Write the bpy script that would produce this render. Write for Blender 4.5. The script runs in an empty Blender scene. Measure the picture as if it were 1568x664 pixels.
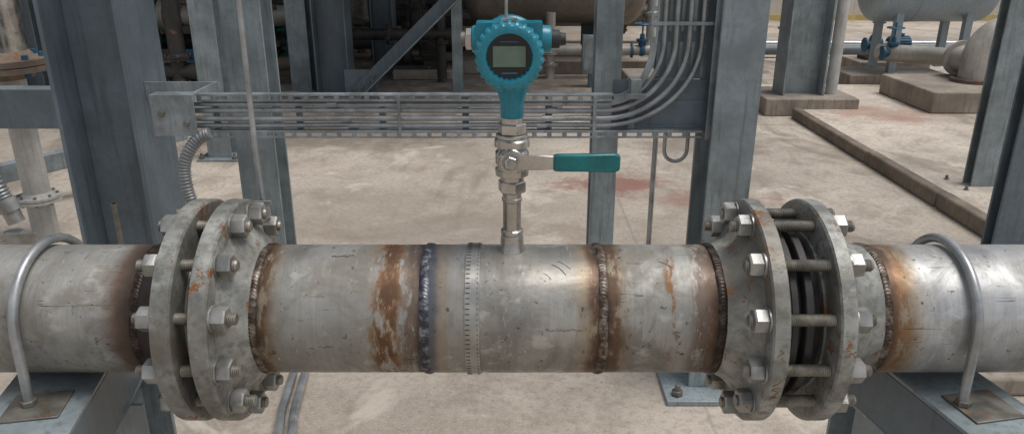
import bpy, bmesh, math, random
from mathutils import Vector, Matrix
random.seed(7)
S=bpy.context.scene
R=math.radians
# ---------------------------------------------------------------- materials
class NT:
    def __init__(s,name):
        s.m=bpy.data.materials.new(name); s.m.use_nodes=True
        s.t=s.m.node_tree; s.t.nodes.clear()
        s.out=s.n('ShaderNodeOutputMaterial'); s.b=s.n('ShaderNodeBsdfPrincipled')
        s.t.links.new(s.b.outputs[0],s.out.inputs[0])
        s.co=s.n('ShaderNodeTexCoord').outputs['Object']
    def n(s,k): return s.t.nodes.new(k)
    def l(s,v,sock):
        if isinstance(v,(int,float)): sock.default_value=v
        elif isinstance(v,tuple): sock.default_value=(*v[:3],1) if len(sock.default_value)==4 else v[:3]
        else: s.t.links.new(v,sock)
    def map(s,sc):
        q=s.n('ShaderNodeMapping'); s.t.links.new(s.co,q.inputs[0]); q.inputs['Scale'].default_value=sc; return q.outputs[0]
    def noise(s,scale,detail=4,rough=.55,vec=None,dist=0):
        q=s.n('ShaderNodeTexNoise'); s.l(vec if vec is not None else s.co,q.inputs['Vector'])
        q.inputs['Scale'].default_value=scale;q.inputs['Detail'].default_value=min(detail,5);q.inputs['Roughness'].default_value=rough
        q.inputs['Distortion'].default_value=dist
        return q.outputs[0]
    def rng(s,v,a,b,c=0,d=1):
        q=s.n('ShaderNodeMapRange'); q.interpolation_type='SMOOTHSTEP'
        s.l(v,q.inputs[0])
        for i,x in enumerate((a,b,c,d)): q.inputs[i+1].default_value=x
        return q.outputs[0]
    def math(s,op,a,b=0.0):
        q=s.n('ShaderNodeMath'); q.operation=op; s.l(a,q.inputs[0]); s.l(b,q.inputs[1]); return q.outputs[0]
    def mix(s,f,a,b,mode='MIX'):
        q=s.n('ShaderNodeMix'); q.data_type='RGBA'; q.blend_type=mode
        s.l(f,q.inputs[0]); s.l(a,q.inputs[6]); s.l(b,q.inputs[7]); return q.outputs[2]
    def xyz(s):
        q=s.n('ShaderNodeSeparateXYZ'); s.t.links.new(s.co,q.inputs[0]); return q.outputs
    def bump(s,h,st=.3,d=.002):
        q=s.n('ShaderNodeBump'); q.inputs['Strength'].default_value=st; q.inputs['Distance'].default_value=d
        s.l(h,q.inputs['Height']); s.t.links.new(q.outputs[0],s.b.inputs['Normal'])
    def fin(s,col,rough,metal=0.0):
        s.l(col,s.b.inputs['Base Color']); s.l(rough,s.b.inputs['Roughness']); s.l(metal,s.b.inputs['Metallic']); return s.m
def mul(c,k): return tuple(min(1,x*k) for x in c)

def weathered(name,c,rough=.5,metal=0.0,sc=4,var=.3,rust=0.0,rustc=(.14,.058,.025),bump=.15,fine=60,dirt=.35,streak=True):
    n=NT(name)
    a=n.noise(sc,5,.6); col=n.mix(n.rng(a,.3,.7),mul(c,1-var),mul(c,1+var*.7))
    f=n.noise(fine,3,.7); col=n.mix(n.rng(f,.35,.75,0,.35),col,mul(c,.6))
    if streak:
        g=n.noise(sc*2,4,.6,n.map((6,6,.45))); col=n.mix(n.rng(g,.48,.72,0,dirt),col,mul((c[0],c[1]*.93,c[2]*.85),.45))
    if rust>0:
        h=n.noise(sc*2.3,5,.7); lim=.74-rust*.25
        rf=n.rng(h,lim,lim+.06); col=n.mix(rf,col,n.mix(f,rustc,mul(rustc,1.9)))
        met=n.math('MULTIPLY',n.math('SUBTRACT',1.0,rf),metal)
    else: met=metal
    if bump: n.bump(n.noise(fine*1.5,2,.6),bump,.002)
    return n.fin(col,n.rng(a,.3,.7,rough-.08,rough+.12),met)

def steel_pipe_mat(name,base=(.40,.385,.35),bands=(),metal=.4,rough=.5,grime=1.0):
    n=NT(name); X=n.xyz()[0]
    a=n.noise(7,5,.62); col=n.mix(n.rng(a,.3,.7),mul(base,.66),mul(base,1.18))
    br=n.noise(1.0,3,.6,n.map((260,7,7))); col=n.mix(n.rng(br,.35,.7,0,.28),col,mul(base,.62))
    g=n.noise(11,5,.7,None,.6); col=n.mix(n.rng(g,.48,.66,0,.6*grime),col,(base[0]*.52,base[1]*.47,base[2]*.39))
    wt=n.noise(4,5,.65,n.map((2.2,1,1)),.8); col=n.mix(n.rng(wt,.50,.60,0,.55*grime),col,(.15,.135,.115))
    w=n.noise(16,5,.6,n.map((1,1,1.6))); col=n.mix(n.rng(w,.56,.68,0,.55),col,mul(base,1.45))
    wob=n.math('MULTIPLY',n.math('SUBTRACT',n.noise(9,4,.65),.5),.036)
    Xw=n.math('ADD',X,wob)
    rv=n.noise(1,5,.74,n.map((44,15,15)))
    rc=n.noise(60,3,.7)
    for (x,w_,c,st,pat) in bands:
        d=n.math('ABSOLUTE',n.math('SUBTRACT',Xw,x))
        f=n.rng(d,w_*.25,w_,st,0)
        if pat>0: f=n.math('MULTIPLY',f,n.rng(rv,pat-.07,pat+.05))
        col=n.mix(f,col,n.mix(rc,mul(c,.5),mul(c,1.4)))
    s1=n.noise(1.0,2,.5,n.map((9,160,120)),1.5)
    sf=n.math('MULTIPLY',n.rng(s1,.68,.72),n.rng(a,.5,.6)); col=n.mix(sf,col,(.05,.04,.03))
    s2=n.noise(1.0,2,.5,n.map((150,14,30)),2.0); sf2=n.math('MULTIPLY',n.rng(s2,.68,.72),n.rng(a,.42,.52,.8,0)); col=n.mix(sf2,col,mul(base,1.5))
    sp=n.noise(75,4,.78); col=n.mix(n.rng(sp,.61,.67,0,.85),col,(.08,.05,.03))
    n.bump(n.noise(120,3,.6),.22,.0012)
    rr=n.rng(g,.3,.7,rough-.06,rough+.18)
    return n.fin(col,rr,n.rng(g,.5,.75,metal,metal*.35))

DK=(.034,.022,.016);BR=(.105,.054,.029);OR=(.22,.105,.038);ST=(.29,.215,.13);BL=(.075,.085,.115)
PIPE=steel_pipe_mat('pipe_steel',(.335,.325,.295),bands=[
 (-.61,.055,BR,.85,0),(-.585,.055,DK,.97,0),
 (-.408,.042,ST,.7,0),(-.412,.036,BR,.95,.47),(-.416,.016,DK,.85,0),
 (-.205,.050,ST,.55,.50),(-.200,.034,OR,.98,.48),(-.20,.026,BR,.9,.53),
 (-.160,.024,BR,.75,.45),(-.145,.016,DK,.8,0),
 (.156,.040,ST,.7,0),(.158,.030,BR,.9,.47),(.150,.012,DK,.7,0),
 (.255,.014,OR,.95,.58),
 (.312,.034,BR,.75,.46),(.335,.028,BR,.9,0),(.342,.022,DK,.98,0),
 (.600,.055,ST,.75,0),(.603,.034,OR,.6,.45),(.60,.018,BR,.8,0)])
PIPE_MID=steel_pipe_mat('pipe_steel_polished',(.385,.37,.335),bands=[(-.130,.020,BL,.85,0),(-.112,.018,ST,.5,0),(.128,.036,ST,.65,0),(.138,.024,BR,.95,.44),(.142,.010,DK,.7,0)],metal=.5,rough=.42,grime=.75)
PIPE_R=steel_pipe_mat('pipe_steel_bright',(.44,.44,.43),bands=[(.622,.050,ST,.85,0),(.612,.040,OR,.85,.48),(.602,.022,BR,.9,0)],metal=.45,rough=.42,grime=.6)
def flange_mat():
    n=NT('flange_steel'); base=(.33,.33,.30)
    a=n.noise(12,5,.6); col=n.mix(n.rng(a,.3,.7),mul(base,.58),mul(base,1.3))
    f=n.noise(55,4,.7); col=n.mix(n.rng(f,.42,.68,0,.75),col,mul(base,.40))
    d=n.noise(5,4,.6); col=n.mix(n.rng(d,.47,.66,0,.65),col,(.14,.12,.09))
    g=n.noise(19,5,.74); rf=n.rng(g,.60,.63); col=n.mix(rf,col,n.mix(f,(.11,.04,.015),(.30,.135,.045)))
    n.bump(n.noise(90,3,.65),.4,.0018)
    return n.fin(col,n.rng(a,.3,.7,.42,.62),n.math('MULTIPLY',n.math('SUBTRACT',1.0,rf),.35))
FLG=flange_mat()
def weld_mat(name,c1,c2):
    n=NT(name); a=n.noise(60,4,.7); col=n.mix(n.rng(a,.42,.68),c1,c2)
    n.bump(n.noise(220,2),.4,.001); return n.fin(col,.42,.6)
WELD=weld_mat('weld_bead',(.060,.040,.028),(.26,.22,.18)); WELDB=weld_mat('weld_bead_blue',(.045,.045,.055),(.26,.275,.30)); WELDD=weld_mat('weld_bead_dark',(.022,.015,.011),(.09,.065,.05))
ZINC=weathered('zinc_bolt',(.38,.375,.35),.40,.65,30,.35,0.45,bump=.2,fine=120,streak=False)
ZINCD=weathered('dark_bolt',(.20,.19,.165),.5,.5,30,.35,.6,bump=.2,fine=120,streak=False)
STUD=weathered('stud_steel',(.31,.29,.25),.42,.65,40,.3,.35,bump=0,streak=False)
STAIN=weathered('stainless_fitting',(.53,.505,.47),.25,.92,18,.25,0,bump=.08,fine=90,streak=False)
BAND=weathered('clamp_band_steel',(.38,.37,.34),.4,.7,25,.25,.25,streak=False)
BLACK=weathered('black_rubber',(.03,.03,.03),.6,0,20,.4,0,streak=False)
GASK=weathered('gasket_dark',(.042,.040,.038),.55,.2,25,.5,.3,streak=False)
COLA=weathered('painted_column_steel',(.150,.185,.210),.48,.12,3,.25,.18,bump=.1,fine=40,dirt=.5)
COLB=weathered('galvanised_column_steel',(.275,.32,.335),.45,.25,6,.3,.22,bump=.12,fine=55,dirt=.55)
COLD=weathered('old_painted_steel',(.13,.16,.18),.5,.1,3,.25,.2,dirt=.4)
GALV=weathered('galvanised_tray',(.30,.33,.34),.42,.45,14,.3,.25,fine=70,dirt=.4)
COND=weathered('galvanised_conduit',(.38,.39,.39),.34,.6,14,.28,.18,fine=80,bump=0,streak=False)
FLEX=weathered('flex_conduit_skin',(.26,.27,.27),.42,.4,30,.2,0,bump=0,streak=False)
TEAL=weathered('teal_enamel',(.016,.225,.305),.3,0,9,.16,0,bump=.12,fine=150,dirt=.35)
GRIP=weathered('teal_grip_vinyl',(.006,.155,.16),.34,0,25,.25,0,bump=.10,fine=150,streak=False)
CONC=weathered('plinth_concrete',(.31,.265,.215),.85,0,3,.35,.15,(.22,.12,.075),.5,30,.6)
KERB=weathered('kerb_concrete',(.21,.17,.13),.88,0,4,.4,.2,(.10,.07,.05),.6,30,.6)
TANKB=weathered('vessel_beige',(.29,.25,.205),.5,.2,2,.25,.2,dirt=.5)
TANKG=weathered('vessel_blue_grey',(.36,.42,.46),.45,.2,3,.15,.05,dirt=.25)
BEIGE=weathered('lagging_beige',(.44,.41,.36),.5,.2,4,.25,.2,dirt=.4)
BLUE=weathered('pump_blue',(.03,.11,.19),.5,0,6,.3,.3,bump=0)
GREEN=weathered('pump_green',(.02,.10,.085),.45,0,6,.3,.25,bump=0)
DARKM=weathered('machinery_dark',(.060,.056,.050),.6,.3,6,.4,.5,bump=0)
RUSTY=weathered('rusty_pipe',(.18,.14,.105),.65,.2,6,.4,.7,bump=0)
WHITE=weathered('white_painted_pipe',(.50,.49,.46),.45,0,5,.2,.15,bump=0)
WALL=weathered('plaster_wall',(.62,.57,.49),.9,0,.8,.12,0,bump=0,fine=8)
YEL=weathered('yellow_paint',(.60,.46,.16),.6,0,3,.2,0,bump=0)
SHADE_DECK=weathered('shade_deck_steel',(.12,.125,.125),.7,.1,1,.2,.2,bump=0)
n=NT('paint_marker'); INK=n.fin((.05,.045,.04),.6,0)
n=NT('orange_marker'); ORM=n.fin(n.mix(n.noise(80),(.32,.15,.03),(.12,.04,.02)),.7,0)
n=NT('display_glass'); GLASS=n.fin((.005,.008,.011),.1,0)
n=NT('lcd_panel'); LCD=n.fin(n.mix(n.rng(n.noise(40),.3,.7),(.12,.175,.135),(.16,.22,.165)),.3,0)
n=NT('display_label'); LABEL=n.fin((.05,.13,.22),.4,0)

def ground_mat(name='concrete_floor',k=1.0,joints=True):
    n=NT(name); X,Y,Z=n.xyz()
    base=mul((.45,.385,.315),k)
    a=n.noise(.55,5,.62); col=n.mix(n.rng(a,.34,.66),mul(base,.74),mul((.56,.49,.41),k))
    b=n.noise(3.2,5,.72,None,.4); col=n.mix(n.rng(b,.44,.68,0,.65),col,(.26,.21,.165))
    g=n.noise(38,5,.75); col=n.mix(n.rng(g,.42,.70,0,.6),col,(.23,.185,.145))
    g2=n.noise(140,2,.7); col=n.mix(n.rng(g2,.5,.75,0,.5),col,(.62,.56,.48))
    c=n.noise(1.3,5,.68,n.map((1,.35,1)),.7); col=n.mix(n.rng(c,.53,.65,0,.7),col,(.22,.18,.14))
    lt=n.noise(1.9,5,.68,None,.8); col=n.mix(n.rng(lt,.57,.67,0,.6),col,(.62,.555,.47))
    sp=n.noise(22,4,.8); col=n.mix(n.rng(sp,.65,.71,0,.7),col,(.12,.10,.08))
    e4=n.math('MULTIPLY',n.math('SUBTRACT',n.noise(4,5,.72),.5),3.0)
    def blob(x,y,rx,ry,cl,st):
        dx=n.math('DIVIDE',n.math('SUBTRACT',X,x),rx); dy=n.math('DIVIDE',n.math('SUBTRACT',Y,y),ry)
        d=n.math('SQRT',n.math('ADD',n.math('MULTIPLY',dx,dx),n.math('MULTIPLY',dy,dy)))
        return n.mix(n.rng(n.math('ADD',d,e4),.4,1.15,st,0),col,cl)
    if joints:
        col=blob(1.75,3.2,.6,.4,(.20,.17,.14),.65)
        col=blob(1.5,5.4,.7,.35,(.21,.175,.145),.6)
        col=blob(-.3,3.6,.7,.35,(.25,.205,.165),.55)
        col=blob(-1.6,5.9,1.6,.8,(.17,.135,.105),.6)
        col=blob(.65,4.45,.38,.22,(.24,.10,.075),.8)
        col=blob(1.15,4.15,.40,.17,(.27,.145,.11),.7)
        col=blob(-.2,9.0,4,1.8,(.15,.12,.095),.7)
        j=n.math('MULTIPLY',e4,.008)
        fr=n.math('ABSOLUTE',n.math('SUBTRACT',n.math('ADD',X,j),.62)); col=n.mix(n.rng(fr,.002,.010,.3,0),col,(.14,.11,.085))
        fr=n.math('ABSOLUTE',n.math('SUBTRACT',n.math('ADD',Y,j),6.05)); col=n.mix(n.rng(fr,.004,.016,.5,0),col,(.14,.11,.085))
    else:
        col=blob(3.1,6.2,.5,.35,(.34,.18,.13),.55); col=blob(3.6,4.6,.7,.3,(.29,.25,.21),.6)
    n.bump(n.math('ADD',g2,n.math('MULTIPLY',g,2.0)),.45,.005)
    return n.fin(col,.88,0)
GROUND=ground_mat(); GROUND2=ground_mat('pavement_concrete',1.12,False)
# ---------------------------------------------------------------- mesh builder
class MB:
    def __init__(s,name,parent=None,bevel=0,ang=35):
        s.name=name; s.v=[];s.f=[];s.mi=[];s.mats=[];s.parent=parent;s.bevel=bevel;s.ang=ang
    def m(s,mat):
        if mat not in s.mats: s.mats.append(mat)
        return s.mats.index(mat)
    def add(s,vs,fs,mat):
        o=len(s.v); s.v+= [tuple(x) for x in vs]; k=s.m(mat)
        for f in fs: s.f.append([i+o for i in f]); s.mi.append(k)
        return s
    def box(s,a,b,mat,yaw=0,piv=None):
        (x0,y0,z0),(x1,y1,z1)=a,b
        vs=[Vector(p) for p in((x0,y0,z0),(x1,y0,z0),(x1,y1,z0),(x0,y1,z0),(x0,y0,z1),(x1,y0,z1),(x1,y1,z1),(x0,y1,z1))]
        if yaw:
            pv=Vector(piv); M=Matrix.Rotation(yaw,3,'Z'); vs=[M@(q-pv)+pv for q in vs]
        return s.add(vs,[(0,3,2,1),(4,5,6,7),(0,1,5,4),(1,2,6,5),(2,3,7,6),(3,0,4,7)],mat)
    def beam(s,p,q,w,h,mat,up=(0,0,1)):
        p=Vector(p);q=Vector(q);d=(q-p).normalized();u=Vector(up)
        r=d.cross(u).normalized();u=r.cross(d).normalized()
        vs=[]
        for c in(p,q):
            for sx,sy in((-1,-1),(1,-1),(1,1),(-1,1)): vs.append(c+r*sx*w/2+u*sy*h/2)
        return s.add(vs,[(0,1,2,3),(7,6,5,4),(0,4,5,1),(1,5,6,2),(2,6,7,3),(3,7,4,0)],mat)
    def lathe(s,o,ax,prof,mat,seg=32,fn=None,ph=0):
        o=Vector(o);ax=Vector(ax).normalized()
        t=Vector((0,0,1)) if abs(ax.z)<.9 else Vector((0,1,0))
        e1=(t-ax*t.dot(ax)).normalized(); e2=ax.cross(e1)
        vs=[];fs=[]
        for (h,r) in prof:
            for i in range(seg):
                a=2*math.pi*i/seg+ph; rr=r*(fn(a,h) if fn else 1)
                vs.append(o+ax*h+(e1*math.cos(a)+e2*math.sin(a))*rr)
        k=len(prof)
        for j in range(k-1):
            for i in range(seg):
                i2=(i+1)%seg; fs.append((j*seg+i,j*seg+i2,(j+1)*seg+i2,(j+1)*seg+i))
        fs.append(tuple(range(seg-1,-1,-1))); fs.append(tuple((k-1)*seg+i for i in range(seg)))
        return s.add(vs,fs,mat)
    def ring(s,o,ax,prof,mat,seg=64,fn=None):
        s.lathe(o,ax,prof+[prof[0]],mat,seg,fn)
        del s.f[-2:]; del s.mi[-2:]
        return s
    def cyl(s,p,q,r,mat,seg=16):
        p=Vector(p);q=Vector(q);return s.lathe(p,q-p,[(0,r),((q-p).length,r)],mat,seg)
    def hex(s,o,ax,af,h,mat,ph=0):
        Rr=af/math.sqrt(3)
        return s.lathe(o,ax,[(0,Rr*.93),(h*.1,Rr),(h*.88,Rr),(h,Rr*.9)],mat,6,None,ph)
    def stud(s,o,ax,L,r,mat,pitch=.003,seg=12):
        pr=[]
        k=int(L/pitch)
        for i in range(k): pr+=[(i*pitch,r*.86),(i*pitch+pitch/2,r)]
        pr.append((L,r*.8)); return s.lathe(o,ax,pr,mat,seg)
    def tube(s,pts,r,mat,seg=12,rf=None,flat=None):
        pts=[Vector(p) for p in pts]; vs=[];fs=[];T=[]
        for i in range(len(pts)):
            a=pts[max(0,i-1)];b=pts[min(len(pts)-1,i+1)];T.append((b-a).normalized())
        t=Vector((0,1,0)) if abs(T[0].y)<.9 else Vector((0,0,1))
        e=(t-T[0]*t.dot(T[0])).normalized()
        for i,p in enumerate(pts):
            e=(e-T[i]*e.dot(T[i])).normalized(); f=T[i].cross(e); rr=r*(rf(i) if rf else 1)
            for k in range(seg):
                a=2*math.pi*(k+.5)/seg
                if flat: vs.append(p+e*math.copysign(flat[0]/2,math.cos(a))+f*math.copysign(flat[1]/2,math.sin(a)))
                else: vs.append(p+(e*math.cos(a)+f*math.sin(a))*rr)
        for j in range(len(pts)-1):
            for k in range(seg):
                k2=(k+1)%seg; fs.append((j*seg+k,j*seg+k2,(j+1)*seg+k2,(j+1)*seg+k))
        fs.append(tuple(range(seg-1,-1,-1))); fs.append(tuple((len(pts)-1)*seg+i for i in range(seg)))
        return s.add(vs,fs,mat)
    def hcol(s,x0,x1,y0,y1,z0,z1,mat,tf=.014,tw=.010,mode='X'):
        if mode=='X':
            s.box((x0,y0,z0),(x0+tf,y1,z1),mat); s.box((x1-tf,y0,z0),(x1,y1,z1),mat)
            ym=(y0+y1)/2; s.box((x0+tf,ym-tw/2,z0),(x1-tf,ym+tw/2,z1),mat)
        else:
            s.box((x0,y0,z0),(x1,y0+tf,z1),mat); s.box((x0,y1-tf,z0),(x1,y1,z1),mat)
            xm=(x0+x1)/2; s.box((xm-tw/2,y0+tf,z0),(xm+tw/2,y1-tf,z1),mat)
        return s
    def done(s):
        me=bpy.data.meshes.new(s.name); me.from_pydata(s.v,[],s.f)
        for m in s.mats: me.materials.append(m)
        me.polygons.foreach_set('material_index',s.mi); me.update()
        bm=bmesh.new(); bm.from_mesh(me); bmesh.ops.recalc_face_normals(bm,faces=bm.faces); bm.to_mesh(me); bm.free()
        me.polygons.foreach_set('use_smooth',[True]*len(me.polygons)); me.set_sharp_from_angle(angle=R(s.ang))
        ob=bpy.data.objects.new(s.name,me); S.collection.objects.link(ob)
        if s.parent: ob.parent=s.parent
        if s.bevel:
            b=ob.modifiers.new('bevel','BEVEL'); b.width=s.bevel; b.segments=2; b.limit_method='ANGLE'; b.angle_limit=R(50)
        return ob
def empty(name):
    e=bpy.data.objects.new(name,None); S.collection.objects.link(e); e.empty_display_size=.1; return e
# ---------------------------------------------------------------- ground
g=MB('ground')
g.add([(-60,-30,0),(60,-30,0),(60,120,0),(-60,120,0)],[(0,1,2,3)],GROUND); g.done()
# ---------------------------------------------------------------- main pipeline
PY,PZ,PR=1.17,.807,.1095
AX=(1,0,0)
pl=empty('steel_pipeline')
def P(x): return (x,PY,PZ)
m=MB('left_run',pl); m.lathe(P(-3.2),AX,[(0,PR),(1.3,PR),(2.59,PR),(2.601,PR*.985)],PIPE,128); m.done()
m=MB('spool_upstream',pl); m.lathe(P(-.415),AX,[(0,PR*.985),(.008,PR),(.266,PR),(.274,PR*.985)],PIPE,128); m.done()
m=MB('metering_section',pl); m.lathe(P(-.141),AX,[(0,PR*.985),(.006,PR*1.004),(.281,PR*1.004),(.287,PR*.985)],PIPE_MID,128); m.done()
m=MB('spool_downstream',pl); m.lathe(P(.146),AX,[(0,PR*.985),(.008,PR),(.18,PR),(.19,PR*.985)],PIPE,128); m.done()
m=MB('right_run',pl); m.lathe(P(.60),AX,[(0,PR*.985),(.008,PR),(2.6,PR)],PIPE_R,128); m.done()
def weld(x,w,h,mat,nb=115):
    m=MB('weld_seam',pl,ang=70); seg=nb*6; rnd=[random.uniform(.7,1.2) for _ in range(nb+1)]
    o=Vector(P(x)); vs=[];fs=[];K=9
    p1,p2=random.uniform(0,6),random.uniform(0,6)
    for i in range(seg):
        a=2*math.pi*i/seg; b=int(i/6); fr=(i%6)/6.
        off=.0009*math.sin(4*a+p1)+.0004*math.sin(11*a+p2)
        for k in range(K):
            t=-1+2*k/(K-1)
            aa=a+(1-t*t)*.06
            hh=h*(.68+.32*rnd[b]*(1-fr)); ww=w*(.96+.05*rnd[b])
            rr=PR*.996+hh*math.sqrt(max(0,1-t*t))
            vs.append(o+Vector((t*ww+off,-rr*math.cos(aa),rr*math.sin(aa))))
    for i in range(seg):
        i2=(i+1)%seg
        for k in range(K-1): fs.append((i*K+k,i*K+k+1,i2*K+k+1,i2*K+k))
    m.add(vs,fs,mat); m.done()
weld(-.602,.008,.0035,WELDD); weld(-.415,.0075,.0035,WELD); weld(-.141,.0085,.0036,WELDB); weld(.146,.0080,.0036,WELD); weld(.336,.008,.0035,WELDD); weld(.60,.0075,.0036,WELD)
FR=.1886
def disc(x0,x1,name):
    m=MB(name,pl,ang=30); t=x1-x0; c=.0025
    m.lathe(P(x0),AX,[(0,FR-.004),(c,FR),(t-c,FR),(t,FR-.004)],FLG,160)
    return m
m=disc(-.541,-.510,'flange_a'); m.lathe(P(-.602),AX,[(0,PR),(.012,PR+.003),(.04,PR+.022),(.058,PR+.034),(.0612,PR+.04)],PIPE,96)
m.lathe(P(-.5095),AX,[(0,.135),(.0035,.1345)],FLG,96); m.done()
m=disc(-.484,-.455,'flange_b'); m.lathe(P(-.4552),AX,[(0,PR+.045),(.004,PR+.036),(.018,PR+.020),(.032,PR+.005),(.0402,PR)],FLG,96)
m.lathe(P(-.4875),AX,[(0,.1345),(.0034,.135)],FLG,96); m.done()
m=MB('gasket_a',pl); m.lathe(P(-.5058),AX,[(0,.130),(.0181,.130)],GASK,96); m.done()
m=disc(.389,.416,'flange_c'); m.lathe(P(.336),AX,[(0,PR),(.010,PR+.002),(.030,PR+.014),(.046,PR+.034),(.0532,PR+.045)],FLG,96); m.lathe(P(.4162),AX,[(0,.135),(.004,.1345)],FLG,96); m.done()
m=disc(.490,.516,'flange_d'); m.lathe(P(.5158),AX,[(0,PR+.045),(.006,PR+.036),(.03,PR+.018),(.06,PR+.004),(.0842,PR)],FLG,96); m.lathe(P(.4858),AX,[(0,.1345),(.004,.135)],FLG,96); m.done()
m=MB('wafer_spacer_a',pl); m.lathe(P(.4204),AX,[(0,.120),(.010,.120)],GASK,96); m.lathe(P(.4305),AX,[(0,.146),(.0015,.148),(.0105,.148),(.012,.146)],GASK,96);m.lathe(P(.4427),AX,[(0,.128),(.010,.128)],GASK,96)
m.lathe(P(.4530),AX,[(0,.146),(.0015,.148),(.012,.148),(.0135,.146)],GASK,96); m.lathe(P(.4667),AX,[(0,.122),(.019,.122)],GASK,96); m.done()
BC=.163; th0=20.5
def bolts(xa,xb,pre,exl,exr,matn):
    for i in range(12):
        th=R(th0+30*i+random.uniform(-.4,.4)); y=PY-BC*math.cos(th); z=PZ+BC*math.sin(th)
        m=MB('%s_stud_%d'%(pre,i+1),pl,ang=30)
        el=exl+random.uniform(-.004,.006); er=exr+random.uniform(-.004,.008)
        m.stud((xa-.022-el,y,z),AX,(xb-xa)+.044+el+er,.0098,STUD)
        ph=random.uniform(0,1)
        m.lathe((xa-.003,y,z),AX,[(0,.021),(.0028,.021)],matn,24); m.lathe((xb+.0002,y,z),AX,[(0,.021),(.0028,.021)],matn,24)
        m.hex((xa-.0032,y,z),(-1,0,0),.034,.021,matn,ph); m.hex((xb+.0032,y,z),AX,.034,.021,matn,ph*1.7)
        m.done()
bolts(-.541,-.455,'joint_a',.012,.010,ZINC); bolts(.389,.516,'joint_b',.008,.012,ZINC)
sc=MB('scratches_and_marks',pl)
def onp(x,thd,r=PR+.0004): return (x,PY-r*math.cos(R(thd)),PZ+r*math.sin(R(thd)))
def scribble(x0,th,n,w,h,mat=INK,rad=.0004,r=PR+.0004):
    x=x0; pts=[]
    for i in range(n*4):
        x+=w/4*random.uniform(.5,1.5)
        pts.append((x,th+h*random.choice([-1,-.4,.5,1])*random.uniform(.3,1)))
        if random.random()<.22 and len(pts)>2:
            sc.tube([onp(a,b,r) for a,b in pts],rad,mat,5); pts=[]
    if len(pts)>2: sc.tube([onp(a,b,r) for a,b in pts],rad,mat,5)
rm=PR*1.004+.0002
scribble(.052,8,10,.006,1.5,r=rm); scribble(-.305,-8,3,.006,1.2); scribble(.255,6,3,.005,1.2); scribble(-.30,77,5,.008,2.0,rad=.0007)
def scr(x,t,dx,dt,bend=1,rad=.0004,r=PR+.0003,mat=INK):
    sc.tube([onp(x+dx*k/8,t+dt*k/8+bend*math.sin(math.pi*k/8),r) for k in range(9)],rad,mat,5)
scr(.065,66,.022,-11,2,.0006,rm); scr(.075,70,.020,-9,1,.0004,rm); scr(.05,57,.013,-6,1,.0004,rm); scr(.24,70,.02,-7,1,.0005)
def rimscr(x,t0,n,mat):
    pts=[]
    for i in range(n):
        t=t0+i*.8; pts.append(onp(x+random.uniform(-.006,.006),t,FR+.0004))
        if random.random()<.25 and len(pts)>1: sc.tube(pts,.0007,mat,5); pts=[]
    if len(pts)>1: sc.tube(pts,.0007,mat,5)
rimscr(.402,-22,16,ORM); rimscr(.403,2,9,ORM)
sc.done()
m=MB('band_clamp')
m.ring(P(-.076),AX,[(0,PR+.0006),(0,PR+.0026),(.0005,PR+.003),(.0235,PR+.003),(.024,PR+.0026),(.024,PR+.0006)],BAND,160)
for i in range(84):
    a=2*math.pi*i/84
    r=PR+.0031
    for xx in(-.0735,-.0555):
        c=Vector((xx,PY-r*math.cos(a),PZ+r*math.sin(a)))
        m.beam(c-Vector((.0010,0,0)),c+Vector((.0060 if xx<-.07 else .0010,0,0)),.0015,.0006,GASK,up=(0,-math.cos(a),math.sin(a)))
m.done()
# ---------------------------------------------------------------- u-bolts and supports
def ubolt(x,lean):
    m=MB('u_bolt'); r=.1215
    pts=[(x+lean,PY-r,.625),(x+lean*.6,PY-r,.70)]+[Vector((x,0,0))+Vector((0,PY-r*math.cos(t),PZ+r*math.sin(t))) for t in [math.pi*i/28 for i in range(29)]]+[(x,PY+r,.70),(x,PY+r,.625)]
    m.tube(pts,.0078,COND,14)
    for y,xx in((PY-r,x+lean),(PY+r,x)):
        m.hex((xx,y,.6925),(0,0,1),.022,.010,ZINCD); m.hex((xx,y,.678),(0,0,-1),.022,.010,ZINCD)
        m.stud((xx,y,.625),(0,0,1),.03,.0085,STUD)
    m.done()
ubolt(-.785,-.004); ubolt(.733,.004)
def support(x,side,post_x):
    m=MB('pipe_support',bevel=.0015); piv=(x,PY,0); ya=R(11)
    w=.075
    m.box((x-w,.80,.6805),(x+w,1.45,.6885),COLB,ya,piv)
    xs=x+side*(w-.008)
    m.box((min(xs,xs+.008*side),.80,.57),(max(xs,xs+.008*side),1.45,.6803),COLA,ya,piv)
    m.box((x-w,.80,.562),(x+w,1.45,.5698),COLB,ya,piv)
    m.hcol(post_x-.055,post_x+.055,1.24,1.35,.012,.5618,COLB,.009,.007,'Y')
    m.box((post_x-.11,1.18,.0),(post_x+.11,1.41,.012),COLB)
    m.box((x-.045,PY-.165,.6887),(x+.045,PY-.085,.6925),ZINCD,ya,piv)
    m.done()
support(-.80,1,-.77); support(.745,-1,.725)
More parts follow.
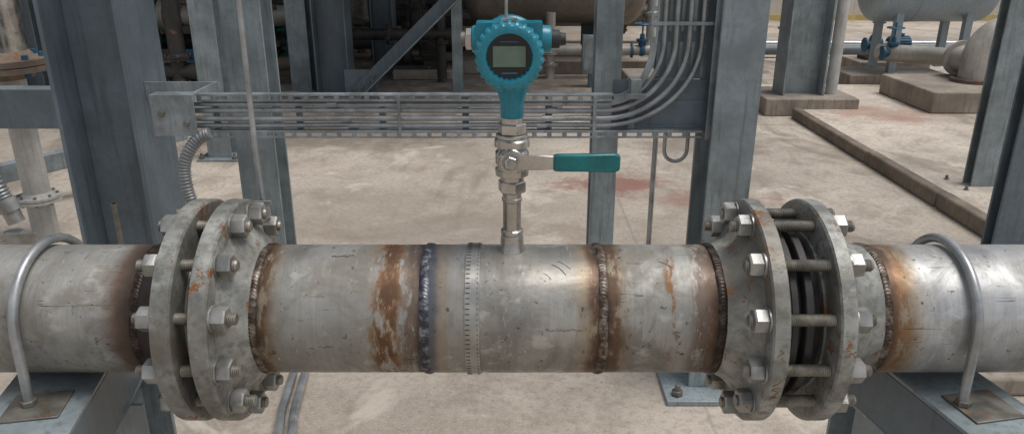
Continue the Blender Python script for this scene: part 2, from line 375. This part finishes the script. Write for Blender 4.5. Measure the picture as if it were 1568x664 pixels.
# ---------------------------------------------------------------- transmitter
tr=empty('pressure_transmitter'); hx=-.004; hz=1.243
m=MB('front_cover',tr,ang=28)
def sc_fn(a,h):
    if h<.003 or h>.0325: return 1
    c=math.cos(a*26); return 1+.022*max(-1,min(1,c*2.0))
m.lathe((hx,1.146,hz),(0,-1,0),[(0,.048),(.004,.0508),(.022,.0508),(.0285,.0500),(.032,.0482),(.035,.0450),(.0365,.039),(.0360,.0345),(.028,.0335),(.022,.033)],TEAL,312,sc_fn); m.done()
m=MB('glass',tr); m.lathe((hx,1.1245,hz),(0,-1,0),[(0,.0328),(.0015,.0328)],GLASS,64); m.done()
m=MB('display',tr,bevel=.001); m.box((hx-.0245,1.1205,hz-.0155),(hx+.0245,1.1226,hz+.0155),LCD); m.box((hx-.012,1.1215,hz-.026),(hx+.012,1.1229,hz-.0235),LABEL); m.box((hx-.014,1.1215,hz+.0205),(hx+.014,1.1229,hz+.0225),LABEL)
m.done()
m=MB('housing',tr,ang=40)
m.lathe((hx,1.146,hz),(0,1,0),[(0,.043),(.006,.044),(.055,.044),(.062,.047),(.066,.0505),(.09,.0505),(.097,.046),(.1,.03)],TEAL,96)
m.lathe((hx,1.176,1.262),(-1,0,0),[(0,.022),(.045,.021),(.055,.0205),(.057,.019)],TEAL,40)
m.lathe((hx,1.176,1.262),(1,0,0),[(0,.022),(.05,.021),(.062,.0205),(.064,.019)],TEAL,40)
m.box((hx-.05,1.155,1.262),(hx+.05,1.2,1.288),TEAL)
m.lathe((0,PY,1.142),(0,0,1),[(0,.017),(.003,.0185),(.02,.0185),(.034,.021),(.05,.028),(.07,.034)],TEAL,48)
m.done()
m=MB('cable_gland',tr); m.hex((hx-.0572,1.176,1.262),(-1,0,0),.028,.010,STAIN); m.cyl((hx-.067,1.176,1.262),(hx-.074,1.176,1.262),.011,ZINCD)
m.lathe((hx+.0642,1.176,1.262),(1,0,0),[(0,.014),(.012,.014),(.014,.010),(.022,.009)],BLACK,24); m.done()
m=MB('signal_cable',tr); m.tube([(-.009,1.2,1.285),(-.009,1.2,1.4),(-.008,1.205,1.9),(-.01,1.21,2.9)],.0026,COND,10); m.done()
m=MB('name_plate',tr); m.box((hx-.012,1.1265,1.2935),(hx+.012,1.135,1.2970),ZINC); m.done()
va=empty('ball_valve')
m=MB('upper_union',va,ang=25)
m.lathe((0,PY,1.133),(0,0,1),[(0,.0175),(.009,.0175)],STAIN,40)
m.hex((0,PY,1.1155),(0,0,1),.040,.018,STAIN,.3)
m.lathe((0,PY,1.1095),(0,0,1),[(0,.024),(.001,.0255),(.005,.0255),(.006,.024)],STAIN,48); m.done()
m=MB('body',va,ang=25)
m.lathe((0,PY,1.046),(0,0,1),[(0,.022),(.002,.0265),(.012,.0275),(.013,.0245),(.018,.0235),(.022,.027),(.040,.027),(.044,.0235),(.049,.0245),(.050,.0285),(.060,.028),(.0634,.024)],STAIN,48)
m.lathe((-.002,PY-.015,1.077),(0,-1,0),[(0,.021),(.014,.0205),(.016,.019),(.022,.018)],STAIN,40)
m.done()
m=MB('stem_nut',va,ang=25); m.hex((-.002,PY-.0402,1.079),(0,-1,0),.019,.008,STAIN,.2); m.cyl((-.002,PY-.048,1.079),(-.002,PY-.056,1.079),.0055,ZINC)
m.lathe((-.002,PY-.0366,1.079),(0,-1,0),[(0,.0145),(.0035,.014)],ZINC,30); m.done()
m=MB('lever',va,bevel=.001)
lv=[(-.018,1.079,.011),(.012,1.079,.0125),(.028,1.080,.0115),(.05,1.080,.0115),(.075,1.080,.010)]
vs=[]
for x,z,h in lv:
    yy=1.1315 if x<.02 else 1.124
    vs+=[(x,yy-.0015,z-h),(x,yy+.0015,z-h),(x,yy+.0015,z+h),(x,yy-.0015,z+h)]
fs=[(0,1,2,3),(19,18,17,16)]
for j in range(4):
    for k in range(4): fs.append((j*4+k,(j+1)*4+k,(j+1)*4+(k+1)%4,j*4+(k+1)%4))
m.add(vs,fs,STAIN); m.done()
m=MB('grip',va,bevel=.004)
vs=[];pf=[(.064,.0125,.0045),(.070,.0135,.006),(.12,.0140,.0065),(.158,.0150,.0065),(.166,.0125,.0055),(.168,.009,.004)]
for x,h,t in pf: vs+=[(x,1.124-t,1.0805-h),(x,1.124+t,1.0805-h),(x,1.124+t,1.0805+h),(x,1.124-t,1.0805+h)]
fs=[(0,1,2,3),(23,22,21,20)]
for j in range(5):
    for k in range(4): fs.append((j*4+k,(j+1)*4+k,(j+1)*4+(k+1)%4,j*4+(k+1)%4))
m.add(vs,fs,GRIP); m.done()
m=MB('lower_union',va,ang=25)
m.lathe((0,PY,1.039),(0,0,1),[(0,.019),(.0072,.019)],STAIN,40); m.hex((0,PY,1.0185),(0,0,1),.040,.020,STAIN,.25)
m.lathe((0,PY,.93),(0,0,1),[(0,.0150),(.072,.0150),(.0735,.0165),(.078,.0165),(.0795,.0153),(.0887,.0153)],STAIN,40)
m.lathe((0,PY,.944),(0,0,1),[(0,.0175),(.002,.0185),(.008,.0185),(.010,.016)],STAIN,40)
m.lathe((0,PY,.908),(0,0,1),[(0,.023),(.010,.0225),(.016,.0195),(.030,.0190),(.0358,.0175)],STAIN,40); m.done()
# ---------------------------------------------------------------- columns
def column(x0,x1,y0,y1,h,mat,mode='X',plate=None,tf=.014,name='steel_column'):
    m=MB(name,bevel=.002); z0=0
    if plate:
        p,pt=plate; m.box((x0-p,y0-p,.0),(x1+p,y1+p,pt),mat); z0=pt
        for sx in(x0-p*.55,x1+p*.55):
            for sy in(y0-p*.55,y1+p*.55):
                m.hex((sx,sy,pt),(0,0,1),.032,.018,ZINCD); m.cyl((sx,sy,pt),(sx,sy,pt+.04),.009,ZINCD,10)
    m.hcol(x0,x1,y0,y1,z0,h,mat,tf,.010,mode); return m.done()
column(-1.54,-1.275,2.50,2.775,3.4,COLA,'X',(.08,.02))
column(-1.135,-.975,3.0,3.16,3.4,COLB,'Y')
column(.585,.715,2.15,2.35,3.4,COLB,'Y',(.085,.018),.012)
column(.318,.42,2.90,3.0,3.4,COLB,'Y',(.06,.012),.008)
column(2.69,2.88,4.2,4.29,3.4,COLB,'Y',(.11,.045),.012)
column(2.07,2.29,3.0,3.08,3.4,COLA,'Y',(.08,.015),.012)
column(-2.09,-1.93,5.0,5.15,3.5,COLB,'Y',(.06,.015))
column(-1.90,-1.58,7.3,7.6,3.5,COLD,'X',(.06,.015))
column(-2.2,-2.0,7.5,7.7,3.5,COLB,'Y')
column(-1.56,-1.31,8.5,8.75,3.5,COLD,'X')
column(-.59,-.49,7.5,7.62,3.5,COLB,'Y',None,.008)
column(.86,1.08,9.4,9.6,3.5,COLD,'Y')
column(-3.3,-3.1,8.2,8.4,3.5,COLB,'Y'); column(-4.6,-4.35,7.0,7.25,3.5,COLD,'X')
m=MB('concrete_plinth',bevel=.012); m.box((2.18,6.38,0),(2.98,7.0,.15),CONC); m.done()
m=MB('steel_column',bevel=.002); m.hcol(2.36,2.72,6.52,6.8,.15,3.5,COLB,.016,.01,'X'); m.done()
m=MB('steel_column',bevel=.002); m.hcol(2.18,2.30,7.3,7.42,.0,3.5,COLB,.01,.01,'X'); m.done()
m=MB('drain_pipe'); m.cyl((2.82,6.62,.15),(2.82,6.62,3.4),.05,WHITE,24); m.done()
m=MB('diagonal_brace',bevel=.002); a=Vector((-1.50,7.25,.04)); d=Vector((.85,0,.80)).normalized(); b=a+d*4.2
m.beam(a,b,.012,.13,COLD,(0,0,1)); m.beam(a+Vector((.03,-.05,-.045)),b+Vector((.03,-.05,-.045)),.10,.012,COLB)
m.box((-1.62,7.27,.02),(-1.30,7.285,.26),COLD)
for k in(.08,.16,.24): m.hex(a+d*k+Vector((0,-.01,0)),(0,-1,0),.03,.018,ZINCD)
m.done()
m=MB('kerb',bevel=.012)
ys=[2.2,3.1,4.0,4.9,5.8,6.32]
for i in range(5): m.box((2.38,ys[i]+.004,0),(2.455,ys[i+1]-.004,.09+random.uniform(-.004,.004)),KERB)
m.done()
m=MB('pavement',bevel=.004); m.box((2.458,1.0,0),(9,7.6,.06),GROUND2); m.done()
# ---------------------------------------------------------------- cable tray
tray=empty('cable_tray'); TY=2.20
m=MB('rails',tray,bevel=.0007)
def slot_rail_h(z,x0,x1,y):
    m.box((x0,y-.0015,z-.011),(x1,y+.0015,z-.005),GALV); m.box((x0,y-.0015,z+.005),(x1,y+.0015,z+.011),GALV)
    x=x0
    while x<x1-.03:
        m.box((x,y-.0015,z-.0049),(x+.014,y+.0015,z+.0049),GALV); x+=.045
    m.box((x0,y+.0017,z+.0085),(x1,y+.03,z+.0110),GALV)
def slot_rail_v(x,z0,z1,y,w=.011):
    m.box((x-w,y-.0015,z0),(x-.005,y+.0015,z1),GALV); m.box((x+.005,y-.0015,z0),(x+w,y+.0015,z1),GALV)
    z=z0
    while z<z1-.03:
        m.box((x-.0049,y-.0015,z),(x+.0049,y+.0015,z+.014),GALV); z+=.045
slot_rail_h(.972,-.93,.30,TY); slot_rail_h(.862,-.93,.572,TY)
slot_rail_v(.408,1.13,2.9,TY)
m.box((.574,TY-.02,.850),(.604,TY-.017,2.9),GALV); m.box((.601,TY-.0168,.850),(.604,TY+.03,2.9),GALV)
m.tube([(.30,TY,.972)]+[(.30+.108*math.sin(t),TY,1.13-.158*math.cos(t)) for t in [math.pi/2*i/12 for i in range(13)]]+[(.408,TY,1.15)],.01,GALV,4,flat=(.003,.020))
m.done()
m=MB('bed',tray); y=TY+.034
for za,zb in((.876,.884),(.942,.958)): m.box((-.93,y,za),(.58,y+.002,zb),COLA)
m.box((.30,y+.003,.86),(.60,y+.005,1.02),COLA)
x=-.9
while x<.56:
    m.box((x,y-.0035,.866),(x+.02,y-.0005,.97),GALV); x+=.25
for xa in(.425,.455,.49,.525,.555):
    z=1.03
    while z<2.2: m.box((xa,y,z),(xa+.010,y+.002,z+.10),GALV); z+=.13
m.box((.42,y+.003,1.022),(.60,y+.005,2.9),COLA)
m.done()
m=MB('left_end_bracket',tray,bevel=.002)
m.box((-1.06,TY-.022,.862),(-.932,TY-.018,.985),GALV); m.box((-1.06,TY-.0178,.981),(-.932,TY+.03,.985),GALV); m.box((-1.06,TY-.0178,.862),(-.932,TY+.03,.866),GALV)
m.hex((-1.03,TY-.022,.93),(0,-1,0),.016,.008,ZINCD); m.hex((-.96,TY-.022,.90),(0,-1,0),.016,.008,ZINCD)
m.box((-1.274,2.60,.885),(-1.02,2.606,.95),COLB); m.box((-1.03,TY+.032,.885),(-1.022,2.598,.95),COLB); m.done()
cz=[.951,.931,.908,.886]; cx=[.440,.475,.512,.550]; xc=.27; zc=1.13
for i in range(4):
    m=MB('conduit_%d'%(i+1),tray); y=TY+.012+(.004 if i%2 else 0)
    pts=[(-.98 if i%2 else -.95,y,cz[i])]+[(x,y,cz[i]+random.uniform(-.0018,.0018)) for x in(-.7,-.5,-.3,-.1,.1,.2)]
    rx=cx[i]-xc; rz=zc-cz[i]
    pts+=[(xc+rx*math.sin(t),y,zc-rz*math.cos(t)) for t in [math.pi/2*k/18 for k in range(19)]]
    pts+=[(cx[i]+random.uniform(-.002,.002),y,z) for z in(1.3,1.6,2.0,2.9)]
    m.tube(pts,.0080 if i else .0062,COND,14)
    for xx in(-.55+.02*i,.12-.015*i): m.cyl((xx,y,cz[i]),(xx+.03,y,cz[i]),.0100,COND,14)
    m.done()
m=MB('clamps',tray,bevel=.0006)
for x in(-.34,.24): m.box((x,TY-.004,.855),(x+.010,TY-.0018,.978),GALV)
for z in(1.18,): m.box((.40,TY-.004,z),(.60,TY-.0018,z+.010),GALV)
m.box((.345,TY-.03,.985),(.375,TY+.02,1.03),GALV); m.box((.33,TY-.034,.975),(.39,TY-.030,.990),GALV)
m.done()
def flex(pts,r,name='flexible_conduit'):
    P_=[Vector(p) for p in pts]; out=[]
    def cr(p0,p1,p2,p3,t): return .5*((2*p1)+(-p0+p2)*t+(2*p0-5*p1+4*p2-p3)*t*t+(-p0+3*p1-3*p2+p3)*t**3)
    for i in range(len(P_)-1):
        p0=P_[max(0,i-1)];p3=P_[min(len(P_)-1,i+2)]; n=max(4,int((P_[i+1]-P_[i]).length/.0025))
        for k in range(n): out.append(cr(p0,P_[i],P_[i+1],p3,k/n))
    out.append(P_[-1])
    m=MB(name,ang=80); m.tube(out,r,FLEX,16,rf=lambda i:1.0 if (i//2)%2 else .84)
    m.lathe(out[-1],out[-1]-out[-3],[(0,r*1.15),(.03,r*1.15),(.03,r*.9),(.06,r*.9)],ZINC,20); m.done()
flex([(-.90,2.19,.868),(-.945,2.19,.845),(-.985,2.18,.78),(-.985,2.17,.70),(-.96,2.16,.60),(-.95,2.15,.5)],.0195)
flex([(-1.215,1.66,1.22),(-1.225,1.66,1.10),(-1.22,1.66,.96),(-1.185,1.66,.84)],.021)
m=MB('conduit_fitting'); m.lathe((-1.18,1.66,.56),(0,0,1),[(0,.018),(.14,.018),(.142,.026),(.18,.026),(.182,.022),(.20,.022)],ZINC,24); m.cyl((-1.18,1.66,0),(-1.18,1.66,.56),.015,COND,16)
m.box((-1.18,1.63,.735),(-1.11,1.636,.765),ZINC); m.done()
m=MB('conduit_riser'); m.tube([(-.452,1.292,.905),(-.456,1.30,.95),(-.458,1.30,1.05),(-.456,1.30,1.3),(-.457,1.302,3.0)],.0048,COND,12)
m.lathe((-.452,1.291,.955),(0,0,-1),[(0,.009),(.012,.011),(.026,.011),(.027,.008),(.05,.008)],ZINC,16); m.cyl((-.452,1.291,.91),(-.451,1.275,.86),.008,ZINC,14)
m.box((-.472,1.283,.955),(-.436,1.287,.963),ZINC); m.done()
m=MB('conduit_riser'); m.tube([(.49,2.5,0),(.49,2.5,.6),(.492,2.5,1.0),(.492,2.5,3.0)],.009,COND,12); m.done()
m=MB('stub_post'); m.cyl((-1.29,2.3,0),(-1.29,2.3,.61),.008,ZINCD,12); m.lathe((-1.29,2.3,.60),(0,0,1),[(0,.010),(.01,.010)],ZINCD,12); m.done()
m=MB('conduit_bend'); m.tube([(-.75,2.25,.02),(-.72,2.0,.03),(-.66,1.75,.06),(-.655,1.5,.06),(-.70,1.2,.02)],.014,COND,14); m.tube([(-.71,2.25,.02),(-.68,2.0,.03),(-.62,1.75,.06),(-.615,1.5,.06),(-.66,1.2,.02)],.014,COND,14); m.done()
m=MB('cable_loop'); m.tube([(.47,2.25,.86)]+[(.47+.035-.035*math.cos(t),2.25,.80-.035*math.sin(t)) for t in [math.pi*i/10 for i in range(11)]]+[(.54,2.25,.86)],.006,COND,10); m.done()
m=MB('steel_beam',bevel=.002); m.box((-4,3.0,.69),(-1.56,3.01,.85),COLA); m.box((-4,3.012,.84),(-1.56,3.09,.85),COLB); m.box((-4,3.012,.69),(-1.56,3.09,.70),COLB); m.done()
m=MB('steel_beam',bevel=.002); m.beam((-2.9,3.9,.20),(-2.05,4.6,.30),.08,.10,COLB); m.done()
def flanged_pipe(pts,r,mat,fl=(),name='process_pipe',fm=None,bm_=None):
    m=MB(name,ang=35); m.tube(pts,r,mat,28)
    P_=[Vector(p) for p in pts]
    for (i,t) in fl:
        p=P_[i].lerp(P_[i+1],t); d=(P_[i+1]-P_[i]).normalized()
        for s_ in(-1,1): m.lathe(p+d*s_*.002,d*s_,[(0,r*1.7),(r*.22,r*1.7),(r*.24,r*1.2),(r*.5,r*1.02)],fm or mat,40)
        e=(Vector((0,0,1)) if abs(d.z)<.9 else Vector((1,0,0))); f=d.cross(e).normalized(); e=f.cross(d)
        for k in range(8):
            a=2*math.pi*(k+.5)/8; c=p+(e*math.cos(a)+f*math.sin(a))*r*1.42
            m.cyl(c-d*r*.42,c+d*r*.42,r*.12,bm_ or ZINCD,6)
    m.done()
flanged_pipe([(-2.36,3.5,3),(-2.36,3.5,.98),(-2.36,3.5,.84)],.12,STAIN,[(1,.75)],'vertical_process_pipe',RUSTY,BLUE)
flanged_pipe([(-2.36,3.55,.82),(-2.36,3.55,.6),(-2.36,3.55,.3),(-2.36,3.55,0)],.06,WHITE,[(2,.3)],'vertical_process_pipe')
# ---------------------------------------------------------------- background plant
def tank(x0,x1,y,z,r,mat,name='horizontal_tank',legs=True,legz=0,lm=None):
    m=MB(name); d=r*.5
    pr=[(-d+d*(1-math.cos(t)),max(.001,r*math.sin(t))) for t in [math.pi/2*i/8 for i in range(9)]]
    L=x1-x0; pr=pr+[(L*.3,r),(L*.3,r*1.01),(L*.32,r*1.01),(L*.32,r)]+[(L+d*math.sin(t),max(.001,r*math.cos(t))) for t in [math.pi/2*i/8 for i in range(9)]]
    m.lathe((x0,y,z),(1,0,0),pr,mat,64)
    for xx in(x0+L*.15,x0+L*.85):
        if legs=='saddle':
            m.box((xx-.06,y-r*.7,legz),(xx+.06,y+r*.7,z-r*.62),lm or mat)
        else:
            for yy in(y-r*.6,y+r*.6): m.box((xx-.035,yy-.035,legz),(xx+.035,yy+.035,z-r*.4),lm or mat)
    m.cyl((x0+L*.6,y,z+r*.9),(x0+L*.6,y,z+r+.15),r*.2,mat,24)
    m.done()
tank(-.35,1.35,9.2,1.0,.50,TANKB,legs='saddle',legz=.15)
def plinth(a,b): m=MB('concrete_plinth',bevel=.012); m.box(a,b,CONC); m.done()
plinth((-.6,8.6,0),(1.9,9.9,.15)); plinth((3.42,7.62,.0),(4.45,8.2,.15)); plinth((3.50,6.2,.06),(5.3,7.15,.24)); plinth((1.5,2.12,.0),(1.95,2.45,.07)) ; plinth((1.15,7.5,0),(1.75,8.0,.16))
tank(3.75,4.75,8.0,.98,.34,TANKG,legs=True,legz=.15,lm=TANKG)
tank(5.6,6.6,8.3,1.0,.36,TANKG,legs=True,legz=.0,lm=TANKG)
flanged_pipe([(3.72,7.75,.36),(3.95,7.5,.37),(4.10,7.3,.38),(4.15,7.0,.40)],.085,BEIGE,[(2,.85)])
m=MB('pipe_elbow'); EX=4.12; pts=[(EX+.25-.25*math.cos(t),6.72,.44+.25*math.sin(t)) for t in [math.pi/2*i/10 for i in range(11)]]+[(6.5,6.72,.69)]
m.tube([(EX,6.72,.24)]+pts,.13,BEIGE,32)
for xx in(4.60,5.3):
    m.lathe((xx,6.72,.69),(1,0,0),[(0,.20),(.03,.20)],BEIGE,40); m.lathe((xx+.034,6.72,.69),(1,0,0),[(0,.20),(.03,.20)],RUSTY,40)
m.lathe((EX,6.99,.41),(0,-1,0),[(0,.16),(.03,.16),(.032,.12),(.20,.11)],BEIGE,40); m.lathe((EX,6.72,.24),(0,0,1),[(0,.19),(.03,.19)],RUSTY,40); m.done()
def pump(x,y,z,mat,s=1.0):
    m=MB('centrifugal_pump')
    fins=lambda a,h:1+.05*(1 if math.cos(a*20)>0 else -1)
    m.lathe((x,y,z+.2*s),(1,0,0),[(0,.10*s),(.02*s,.12*s),(.28*s,.12*s),(.30*s,.09*s)],mat,120,fins)
    m.lathe((x-.02*s,y,z+.2*s),(-1,0,0),[(0,.05*s),(.12*s,.05*s)],ZINCD,20)
    m.lathe((x-.12*s,y,z+.2*s),(-1,0,0),[(0,.12*s),(.02*s,.15*s),(.10*s,.15*s),(.12*s,.11*s),(.13*s,.06*s),(.2*s,.06*s),(.2*s,.1*s),(.22*s,.1*s)],mat,40)
    m.cyl((x-.17*s,y,z+.3*s),(x-.17*s,y,z+.5*s),.045*s,mat,20); m.lathe((x-.17*s,y,z+.5*s),(0,0,1),[(0,.09*s),(.02*s,.09*s)],mat,24)
    m.box((x-.35*s,y-.14*s,z),(x+.35*s,y+.14*s,z+.05*s),DARKM); m.box((x-.2*s,y-.06*s,z+.05*s),(x-.14*s,y+.06*s,z+.12*s),DARKM); m.box((x+.04*s,y-.08*s,z+.05*s),(x+.22*s,y+.08*s,z+.1*s),DARKM)
    m.box((x+.1*s,y-.04*s,z+.31*s),(x+.2*s,y+.04*s,z+.36*s),mat)
    m.done()
pump(4.3,8.75,.15,BLUE,.8); pump(6.2,9.2,0,BLUE,1.2); pump(-3.1,6.9,.1,BLUE,1.1); pump(-4.4,8.6,.1,GREEN,1.4); pump(-2.6,9.8,.1,GREEN,1.2); pump(-1.0,9.9,.1,DARKM,1.2); pump(-1.0,8.4,.1,DARKM,.8)
plinth((3.9,8.5,0),(4.7,9.0,.15))
def valve(x,y,z,mat,s=1.0,ax=(1,0,0)):
    m=MB('gate_valve'); a=Vector(ax); c=Vector((x,y,z))
    m.lathe(c-a*.15*s,a,[(0,.10*s),(.025*s,.10*s),(.027*s,.055*s),(.09*s,.06*s),(.15*s,.085*s),(.21*s,.06*s),(.273*s,.055*s),(.275*s,.10*s),(.30*s,.10*s)],mat,32)
    m.lathe(c,(0,0,1),[(0,.05*s),(.12*s,.05*s),(.121*s,.08*s),(.15*s,.08*s),(.151*s,.035*s),(.22*s,.03*s),(.221*s,.012*s),(.42*s,.012*s)],mat,24)
    m.ring(c+Vector((0,0,.34*s)),(0,0,1),[(0,.115*s),(.01*s,.125*s),(.02*s,.115*s),(.01*s,.105*s)],mat,32)
    for k in range(3):
        t=math.pi*k/3; e=Vector((math.cos(t),math.sin(t),0))*.113*s; m.cyl(c+Vector((0,0,.35*s))-e,c+Vector((0,0,.35*s))+e,.007*s,mat,6)
    m.done()
for v in [(3.80,7.62,.37,BLUE,.7),(1.42,8.35,.30,BLUE,.8),(-3.0,7.9,.22,BLUE,.9),(-2.55,6.6,.35,DARKM,.9),(-3.6,8.9,.62,RUSTY,1.2),(-1.25,9.3,.28,DARKM,1.1),(-.95,8.1,.5,DARKM,.7),(-2.45,8.4,.2,GREEN,.9)]: valve(*v)
for (a,b,r,mt,fl) in [
  ((-6,8.9,.62),(-1.9,8.9,.62),.12,BEIGE,[(1,.5)]),((-6,9.3,.28),(-.4,9.3,.28),.09,DARKM,[(0,.4),(1,.4)]),
  ((-6,7.9,.22),(-2.3,7.9,.22),.07,RUSTY,[(1,.4)]),((-3.6,6.6,.35),(-2.3,6.6,.35),.07,DARKM,[(0,.5),(2,.3)]),
  ((-5,6.9,.10),(-1.95,6.9,.10),.03,ZINCD,[]),((-5,6.75,.08),(-2.2,6.75,.08),.03,COND,[]),((-1.3,8.9,.14),(-.6,8.9,.14),.06,RUSTY,[(1,.5)]),
  ((.0,8.35,.30),(2.2,8.35,.30),.055,BEIGE,[(0,.4),(2,.3)]),((-1.2,10.6,.45),(2.2,10.6,.45),.10,ZINCD,[(1,.4)]),
  ((2.9,10.5,.10),(8,10.5,.10),.05,COND,[]),((2.9,10.2,.10),(8,10.2,.10),.04,ZINCD,[]),((2.9,9.9,.10),(8,9.9,.10),.06,COLD,[]),
  ((-5,11.5,.4),(3,11.5,.4),.16,DARKM,[(0,.5),(1,.5),(2,.5)]),((-2.0,8.1,.5),(-.6,8.1,.5),.06,DARKM,[(1,.5)])]:
    a=Vector(a);b=Vector(b); flanged_pipe([a,a.lerp(b,.33),a.lerp(b,.66),b],r,mt,fl)
for (x,y,z,r,mt) in [(-2.9,6.6,1.2,.07,DARKM),(-2.5,7.9,2,.06,RUSTY),(-3.4,8.9,2,.10,BEIGE),(-1.15,9.3,1.8,.07,DARKM),(-.75,8.1,2,.05,DARKM),(.42,8.35,.7,.05,BEIGE),(1.75,8.35,1.2,.05,BEIGE),(-2.05,10.4,2,.12,ZINCD),(.15,10.6,2,.08,DARKM),(1.9,10.5,2.4,.07,WHITE),(-1.75,9.9,2,.08,DARKM),(3.35,9.5,2,.04,COND)]:
    flanged_pipe([(x,y,0),(x,y,z*.3),(x,y,z*.6),(x,y,z)],r,mt,[(0,.7),(1,.3)],'vertical_process_pipe')
for (x,y) in [(-3.2,6.9),(-4.4,8.6),(-2.6,9.8),(-1.0,9.9)]: plinth((x-.55,y-.3,0),(x+.55,y+.3,.1))
plinth((-1.3,8.2,0),(-.65,8.6,.10))
m=MB('junction_box',bevel=.006); m.box((.72,7.75,.14),(.93,7.9,.52),COLB); m.box((.79,7.78,0),(.86,7.86,.14),COLD); m.box((.735,7.742,.16),(.915,7.748,.5),GALV); m.done()
m=MB('access_ladder')
for yy in(8.2,8.65): m.beam((2.45,yy,.0),(2.95,yy,3.2),.04,.06,COLB)
for k in range(12): t=(k+.5)/12; m.cyl((2.45+.5*t,8.2,3.2*t),(2.45+.5*t,8.65,3.2*t),.014,COLB,8)
m.done()
m=MB('boundary_wall'); m.box((3.2,15.0,0),(26,15.2,2.6),WALL); m.box((3.2,14.94,0),(26,14.998,.10),YEL)
for x in range(4,26,4): m.box((x,14.9,.10),(x+.3,14.997,2.7),WALL)
m.done()
m=MB('plant_wall'); m.box((-20,14.0,0),(3.0,14.2,4),DARKM)
for x in range(-18,3,3): m.box((x,13.85,0),(x+.35,13.998,4),CONC)
m.done()
m=MB('added_shade_deck'); m.box((-14,5.9,3.5),(1.7,14,3.56),SHADE_DECK)  # added deck above the view, blocks light to darken the rear left plant
for y in(6.0,8.6,11,13.5): m.box((-14,y,3.25),(1.7,y+.12,3.498),COLD)
m.done()
# ---------------------------------------------------------------- light, world, camera
w=bpy.data.worlds.new("World"); S.world=w; w.use_nodes=True; nt=w.node_tree; nt.nodes.clear()
sky=nt.nodes.new('ShaderNodeTexSky'); sky.sky_type='NISHITA'; sky.sun_disc=False
hs=nt.nodes.new('ShaderNodeHueSaturation'); hs.inputs['Saturation'].default_value=.38
bg=nt.nodes.new('ShaderNodeBackground'); bg.inputs[1].default_value=.13; o=nt.nodes.new('ShaderNodeOutputWorld')
nt.links.new(sky.outputs[0],hs.inputs['Color']); nt.links.new(hs.outputs[0],bg.inputs[0]); nt.links.new(bg.outputs[0],o.inputs[0])
sd=Vector((.32,-.08,1.0)).normalized()
sky.sun_elevation=math.asin(sd.z); sky.sun_rotation=math.atan2(sd.x,sd.y)
sky.dust_density=2.0; sky.air_density=1.0
L=bpy.data.lights.new('sun','SUN'); L.energy=2.2; L.angle=R(32); L.color=(1,.975,.945)
lo=bpy.data.objects.new('sun',L); S.collection.objects.link(lo); lo.rotation_euler=(-sd).to_track_quat('-Z','Y').to_euler(); lo.location=(5,-5,10)
cam=bpy.data.cameras.new('camera'); co=bpy.data.objects.new('camera',cam); S.collection.objects.link(co)
co.location=(0,0,1.4); co.rotation_euler=(R(70),0,0); cam.lens=26.4; cam.sensor_width=36; cam.clip_start=.05; cam.clip_end=500
S.camera=co
S.view_settings.view_transform='Standard'; S.view_settings.look='None'; S.view_settings.exposure=0
